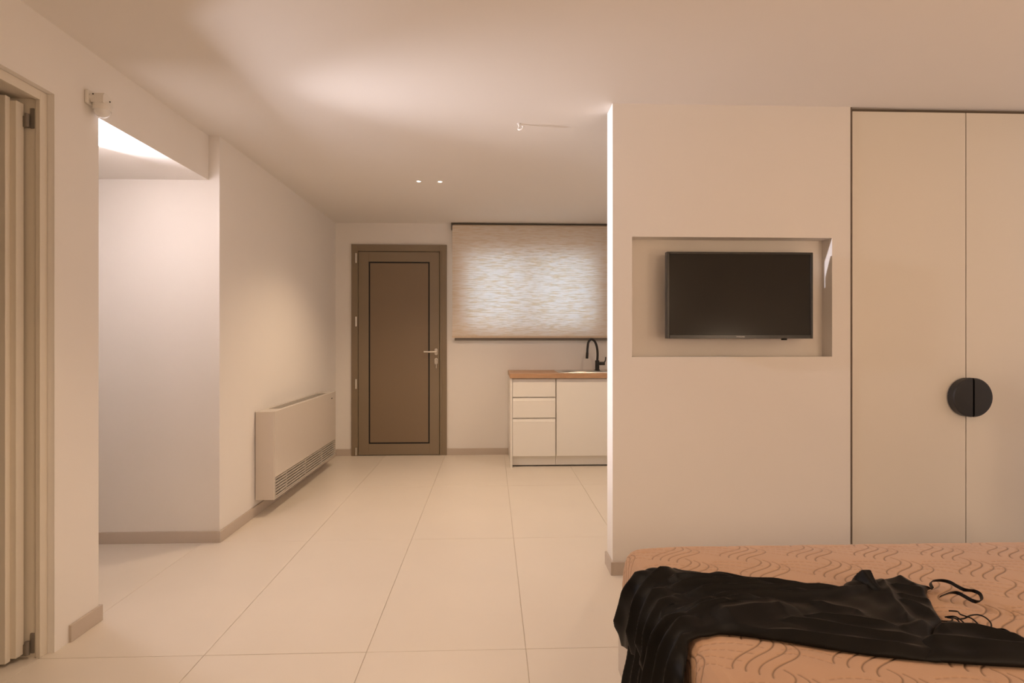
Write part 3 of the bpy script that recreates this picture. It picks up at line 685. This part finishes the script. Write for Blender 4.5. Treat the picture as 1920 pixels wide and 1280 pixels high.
# ------------------------------------------------------------------ black dress lying across the mattress and hanging over its left side
R_, ZD, XI = 0.072, 0.501, 0.50
def place(s, y, off):
    """cloth lies on the top for s>=0 (x = XI + s), rolls over the rounded edge and hangs for s<0"""
    base = 0.040 * np.clip((-s - 0.06) / 0.25, 0, 1.3)
    o = off + base
    a = np.clip(-s / R_, 0, PI / 2)
    x = np.where(s >= 0, XI + s, XI - (R_ + o) * np.sin(a)); z = np.where(s >= 0, ZD + o, ZD - R_ + (R_ + o) * np.cos(a))
    down = np.maximum(-s - R_ * PI / 2, 0)
    z = z - down
    sag = -0.011 * np.clip((0.12 - s) / 0.13, 0, 1) ** 2 * (s > -0.1)
    return x, y, z + np.where(s > -0.1, sag * np.clip((s + 0.1) / 0.1, 0, 1), 0)
RIDGES = [  # (amplitude, half width, polyline in (s, y))
    (0.020, 0.016, [(-0.037, 1.617), (-0.075, 1.585), (-0.153, 1.626), (-0.27, 1.663)]),
    (0.024, 0.016, [(0.03, 1.595), (-0.028, 1.532), (-0.084, 1.495), (-0.133, 1.493), (-0.24, 1.50)]),
    (0.022, 0.014, [(-0.022, 1.482), (-0.069, 1.444), (-0.111, 1.415), (-0.20, 1.43)]),
    (0.022, 0.014, [(-0.016, 1.434), (-0.06, 1.392), (-0.091, 1.370), (-0.14, 1.36), (-0.22, 1.375)]),
    (0.024, 0.014, [(-0.01, 1.340), (-0.069, 1.317), (-0.108, 1.315), (-0.225, 1.33), (-0.42, 1.34)]),
    (0.020, 0.013, [(0.0, 1.325), (-0.046, 1.290), (-0.085, 1.272), (-0.178, 1.275), (-0.42, 1.28)]),
    (0.016, 0.013, [(-0.03, 1.262), (-0.064, 1.241), (-0.112, 1.215), (-0.42, 1.215)]),
    (0.015, 0.016, [(-0.024, 1.514), (0.015, 1.522), (0.05, 1.510), (0.114, 1.493), (0.20, 1.485)]),
    (0.017, 0.011, [(-0.034, 1.476), (0.017, 1.478), (0.126, 1.474), (0.177, 1.450), (0.30, 1.445)]),
    (0.015, 0.010, [(-0.016, 1.434), (0.065, 1.435), (0.225, 1.432), (0.33, 1.430), (0.459, 1.426)]),
    (0.014, 0.010, [(-0.064, 1.384), (-0.006, 1.355), (0.042, 1.378), (0.128, 1.399), (0.227, 1.398), (0.287, 1.388), (0.389, 1.406), (0.473, 1.432), (0.52, 1.45)]),
    (0.013, 0.012, [(-0.03, 1.335), (0.035, 1.355), (0.12, 1.372), (0.19, 1.382)]),
    (0.015, 0.040, [(0.02, 1.31), (0.12, 1.32), (0.25, 1.335)]),
    (0.007, 0.016, [(0.294, 1.379), (0.33, 1.333), (0.374, 1.322), (0.39, 1.292)]),
    (0.010, 0.014, [(0.132, 1.262), (0.192, 1.275), (0.231, 1.265), (0.288, 1.240), (0.356, 1.208), (0.413, 1.194), (0.47, 1.18)]),
    (0.014, 0.012, [(0.561, 1.490), (0.542, 1.441), (0.503, 1.358), (0.474, 1.275), (0.45, 1.24)]),
    (0.009, 0.013, [(0.512, 1.369), (0.539, 1.346), (0.548, 1.315), (0.561, 1.290)]),
    (0.010, 0.020, [(0.62, 1.500), (0.614, 1.463), (0.62, 1.42)]),
    (0.006, 0.014, [(0.42, 1.232), (0.471, 1.243), (0.515, 1.262)]),
    (0.024, 0.030, [(0.488, 1.462), (0.51, 1.468), (0.53, 1.466)]),
    (0.010, 0.009, [(0.08, 1.545), (0.16, 1.508), (0.26, 1.478), (0.40, 1.452)]),
    (0.009, 0.010, [(0.05, 1.40), (0.13, 1.415), (0.24, 1.415), (0.36, 1.417)]),
    (0.010, 0.012, [(0.24, 1.30), (0.34, 1.275), (0.44, 1.235)]),
    (0.009, 0.012, [(0.10, 1.245), (0.22, 1.205), (0.33, 1.170), (0.43, 1.150)]),
    (0.009, 0.010, [(0.56, 1.46), (0.60, 1.42), (0.65, 1.40)]),
    (0.008, 0.010, [(0.53, 1.40), (0.58, 1.37), (0.63, 1.345)]),
]
def fold_field(s, y, ridges):
    D = np.zeros_like(s)
    for A, wd_, pl in ridges:
        d = np.full(s.shape, 9.0); pl = np.array(pl)
        # resample smoothly
        t = np.linspace(0, len(pl) - 1, 6 * len(pl)); xs_ = np.interp(t, range(len(pl)), pl[:, 0]); ys_ = np.interp(t, range(len(pl)), pl[:, 1])
        for _ in range(4):
            xs_[1:-1] = (xs_[:-2] + 2 * xs_[1:-1] + xs_[2:]) / 4; ys_[1:-1] = (ys_[:-2] + 2 * ys_[1:-1] + ys_[2:]) / 4
        best_t = np.zeros_like(s)
        for k in range(len(xs_) - 1):
            ax_, ay_, dx, dy = xs_[k], ys_[k], xs_[k + 1] - xs_[k], ys_[k + 1] - ys_[k]
            tt = np.clip(((s - ax_) * dx + (y - ay_) * dy) / (dx * dx + dy * dy + 1e-12), 0, 1)
            e = np.hypot(s - ax_ - tt * dx, y - ay_ - tt * dy)
            best_t = np.where(e < d, (k + tt) / (len(xs_) - 1), best_t); d = np.minimum(d, e)
        fade = np.clip(np.minimum(best_t, 1 - best_t) / 0.2, 0.2, 1)
        g = 0.72 * np.exp(-(np.sqrt(d * d + 4e-6) / (0.75 * wd_)) ** 1.25) + 0.28 * np.exp(-(d / (2.1 * wd_)) ** 2)
        D = np.maximum(D, A * fade * g) * 0.75 + 0.25 * (D + A * fade * g)
    return D
def cloth(name, ns, nt_, hem, right, far, near, ridges, lift, parent, edge_drop=0.012, roll=0.0):
    t = np.linspace(0, 1, nt_)[None, :]; u = np.linspace(0, 1, ns)[:, None]
    hem = np.array(hem); right = np.array(right)
    s0 = np.interp(t, hem[:, 0], hem[:, 1]); s1 = np.interp(t, right[:, 0], right[:, 1])
    s = s0 + (s1 - s0) * u
    fa = np.array(far); ne = np.array(near)
    yf = np.interp(s, fa[:, 0], fa[:, 1]); yn = np.interp(s, ne[:, 0], ne[:, 1])
    for _ in range(6):
        yf[1:-1] = (yf[:-2] + 2 * yf[1:-1] + yf[2:]) / 4; yn[1:-1] = (yn[:-2] + 2 * yn[1:-1] + yn[2:]) / 4
    tb = np.broadcast_to(t, s.shape)
    y = yf + (yn - yf) * tb
    D = 1.6 * fold_field(s, y, ridges)
    ed = np.minimum(np.minimum(np.abs(y - yf), np.abs(y - yn)), (s1 - s) * 1.0)
    if lift > 0: ed = np.minimum(ed, (s - s0) * 0.4)
    em = np.clip(ed / 0.022, 0, 1); em = np.sqrt(np.clip(1 - (1 - em) ** 2, 0, 1))
    hang = np.clip(-s / 0.08, 0, 1)
    em = em * (1 - hang) + hang * np.clip(0.55 + 0.45 * em, 0, 1)
    D = D + 0.0012 * np.sin(s * 60 + y * 33) + 0.0012 * np.sin(y * 90 - s * 21)
    off = 0.004 + min(lift, 0) + (edge_drop + max(lift, 0) + D) * em
    x, y2, z = place(s, y, off)
    V = np.stack([x, y2, z], -1).reshape(-1, 3); idx = np.arange(ns * nt_).reshape(ns, nt_)
    Fq = np.stack([idx[:-1, :-1], idx[:-1, 1:], idx[1:, 1:], idx[1:, :-1]], -1).reshape(-1, 4)
    me = bpy.data.meshes.new(name); me.from_pydata(V.tolist(), [], Fq.tolist()); me.polygons.foreach_set('use_smooth', [True] * len(Fq))
    me.materials.append(M['dress']); me.update()
    o = bpy.data.objects.new(name, me); C.objects.link(o)
    so = o.modifiers.new('thick', 'SOLIDIFY'); so.thickness = 0.0014; so.offset = -1
    attach(o, parent)
    return o
dr = empty('black_dress', (0.9, 1.35, 0.51), 'black satin slip dress draped across the tan mattress', 'dress')
cloth('skirt', 300, 190,
      [(0, -0.228), (0.09, -0.222), (0.16, -0.262), (0.40, -0.212), (0.50, -0.208), (0.56, -0.228), (0.62, -0.205), (0.64, -0.30), (0.70, -0.42), (1, -0.42)],
      [(0, 0.683), (0.12, 0.678), (0.35, 0.655), (0.62, 0.62), (0.85, 0.585), (1, 0.562)],
      [(-0.45, 1.72), (-0.27, 1.705), (-0.232, 1.700), (-0.139, 1.636), (-0.091, 1.617), (-0.055, 1.625), (-0.021, 1.630), (0.023, 1.612), (0.09, 1.573), (0.134, 1.538), (0.23, 1.512), (0.288, 1.487), (0.402, 1.468), (0.43, 1.455), (0.46, 1.485), (0.497, 1.500), (0.561, 1.498), (0.624, 1.506), (0.648, 1.475), (0.683, 1.454)],
      [(-0.45, 1.15), (-0.1, 1.175), (-0.07, 1.21), (-0.054, 1.240), (-0.033, 1.255), (0.02, 1.262), (0.059, 1.247), (0.117, 1.223), (0.144, 1.216), (0.225, 1.182), (0.314, 1.150), (0.369, 1.137), (0.44, 1.122), (0.465, 1.18), (0.488, 1.212), (0.524, 1.250), (0.564, 1.276), (0.599, 1.299), (0.627, 1.328), (0.66, 1.385), (0.683, 1.448)],
      RIDGES, 0.0, dr)
cloth('skirt_lining', 90, 120, [(0, -0.33), (0.3, -0.305), (0.5, -0.36), (1, -0.42)], [(0, -0.085), (1, -0.085)],
      [(-0.5, 1.60), (-0.3, 1.575), (-0.2, 1.54), (0, 1.52)], [(-0.5, 1.24), (0, 1.26)],
      [(0.018, 0.014, [(-0.08, 1.50), (-0.45, 1.54)]), (0.018, 0.014, [(-0.08, 1.45), (-0.45, 1.465)]), (0.018, 0.014, [(-0.08, 1.40), (-0.45, 1.40)])], -0.003, dr, 0.004)
cloth('bodice_cup', 110, 70, [(0, 0.43), (1, 0.40)], [(0, 0.78), (1, 0.78)],
      [(0.40, 1.20), (0.455, 1.205), (0.488, 1.216), (0.524, 1.252), (0.564, 1.268), (0.578, 1.252), (0.623, 1.215), (0.638, 1.198), (0.66, 1.168), (0.72, 1.125), (0.78, 1.105)],
      [(0.40, 1.131), (0.515, 1.110), (0.587, 1.100), (0.70, 1.090), (0.78, 1.085)],
      [(0.012, 0.016, [(0.41, 1.178), (0.455, 1.172), (0.50, 1.166), (0.548, 1.150), (0.65, 1.125), (0.75, 1.10)]), (0.012, 0.014, [(0.489, 1.212), (0.522, 1.222), (0.582, 1.212), (0.63, 1.175), (0.66, 1.145)]), (0.007, 0.03, [(0.54, 1.24), (0.60, 1.21)])],
      0.004, dr, 0.012)
def lay(pl, z, amp=0.0):
    n = len(pl)
    return [(XI + s, y, z + amp * math.sin(PI * i / (n - 1))) for i, (s, y) in enumerate(pl)]
MB().ribbon(lay([(0.672, 1.440), (0.684, 1.462), (0.70, 1.474), (0.722, 1.472), (0.733, 1.456), (0.729, 1.430), (0.729, 1.406), (0.745, 1.397), (0.748, 1.383), (0.737, 1.364), (0.720, 1.346), (0.706, 1.343), (0.702, 1.354), (0.706, 1.380), (0.708, 1.402), (0.692, 1.408), (0.655, 1.394)], 0.514, 0.012), 0.009, 0.0016, up=(0.25, -0.55, 0.8)).build('shoulder_strap', M['dress'], dr, True)
MB().ribbon(lay([(0.615, 1.226), (0.634, 1.220), (0.650, 1.214), (0.652, 1.199), (0.643, 1.180), (0.70, 1.148)], 0.516, 0.006), 0.008, 0.0016, up=(0.25, -0.55, 0.8)).build('shoulder_strap', M['dress'], dr, True)
for pl, z in (([(0.618, 1.324), (0.630, 1.312), (0.620, 1.293), (0.623, 1.281), (0.630, 1.271), (0.627, 1.251), (0.620, 1.228)], 0.512),
              ([(0.600, 1.282), (0.615, 1.277), (0.638, 1.285), (0.657, 1.285), (0.663, 1.272), (0.656, 1.250), (0.639, 1.232), (0.622, 1.228)], 0.513),
              ([(0.588, 1.300), (0.602, 1.289), (0.603, 1.270), (0.600, 1.245)], 0.509),
              ([(0.562, 1.285), (0.575, 1.269), (0.590, 1.280), (0.594, 1.300)], 0.508),
              ([(0.599, 1.300), (0.597, 1.275), (0.588, 1.248)], 0.508)):
    MB().tube(lay(pl, z, 0.008), 0.0017, 8, 6).build('lace', M['dress'], dr, True)
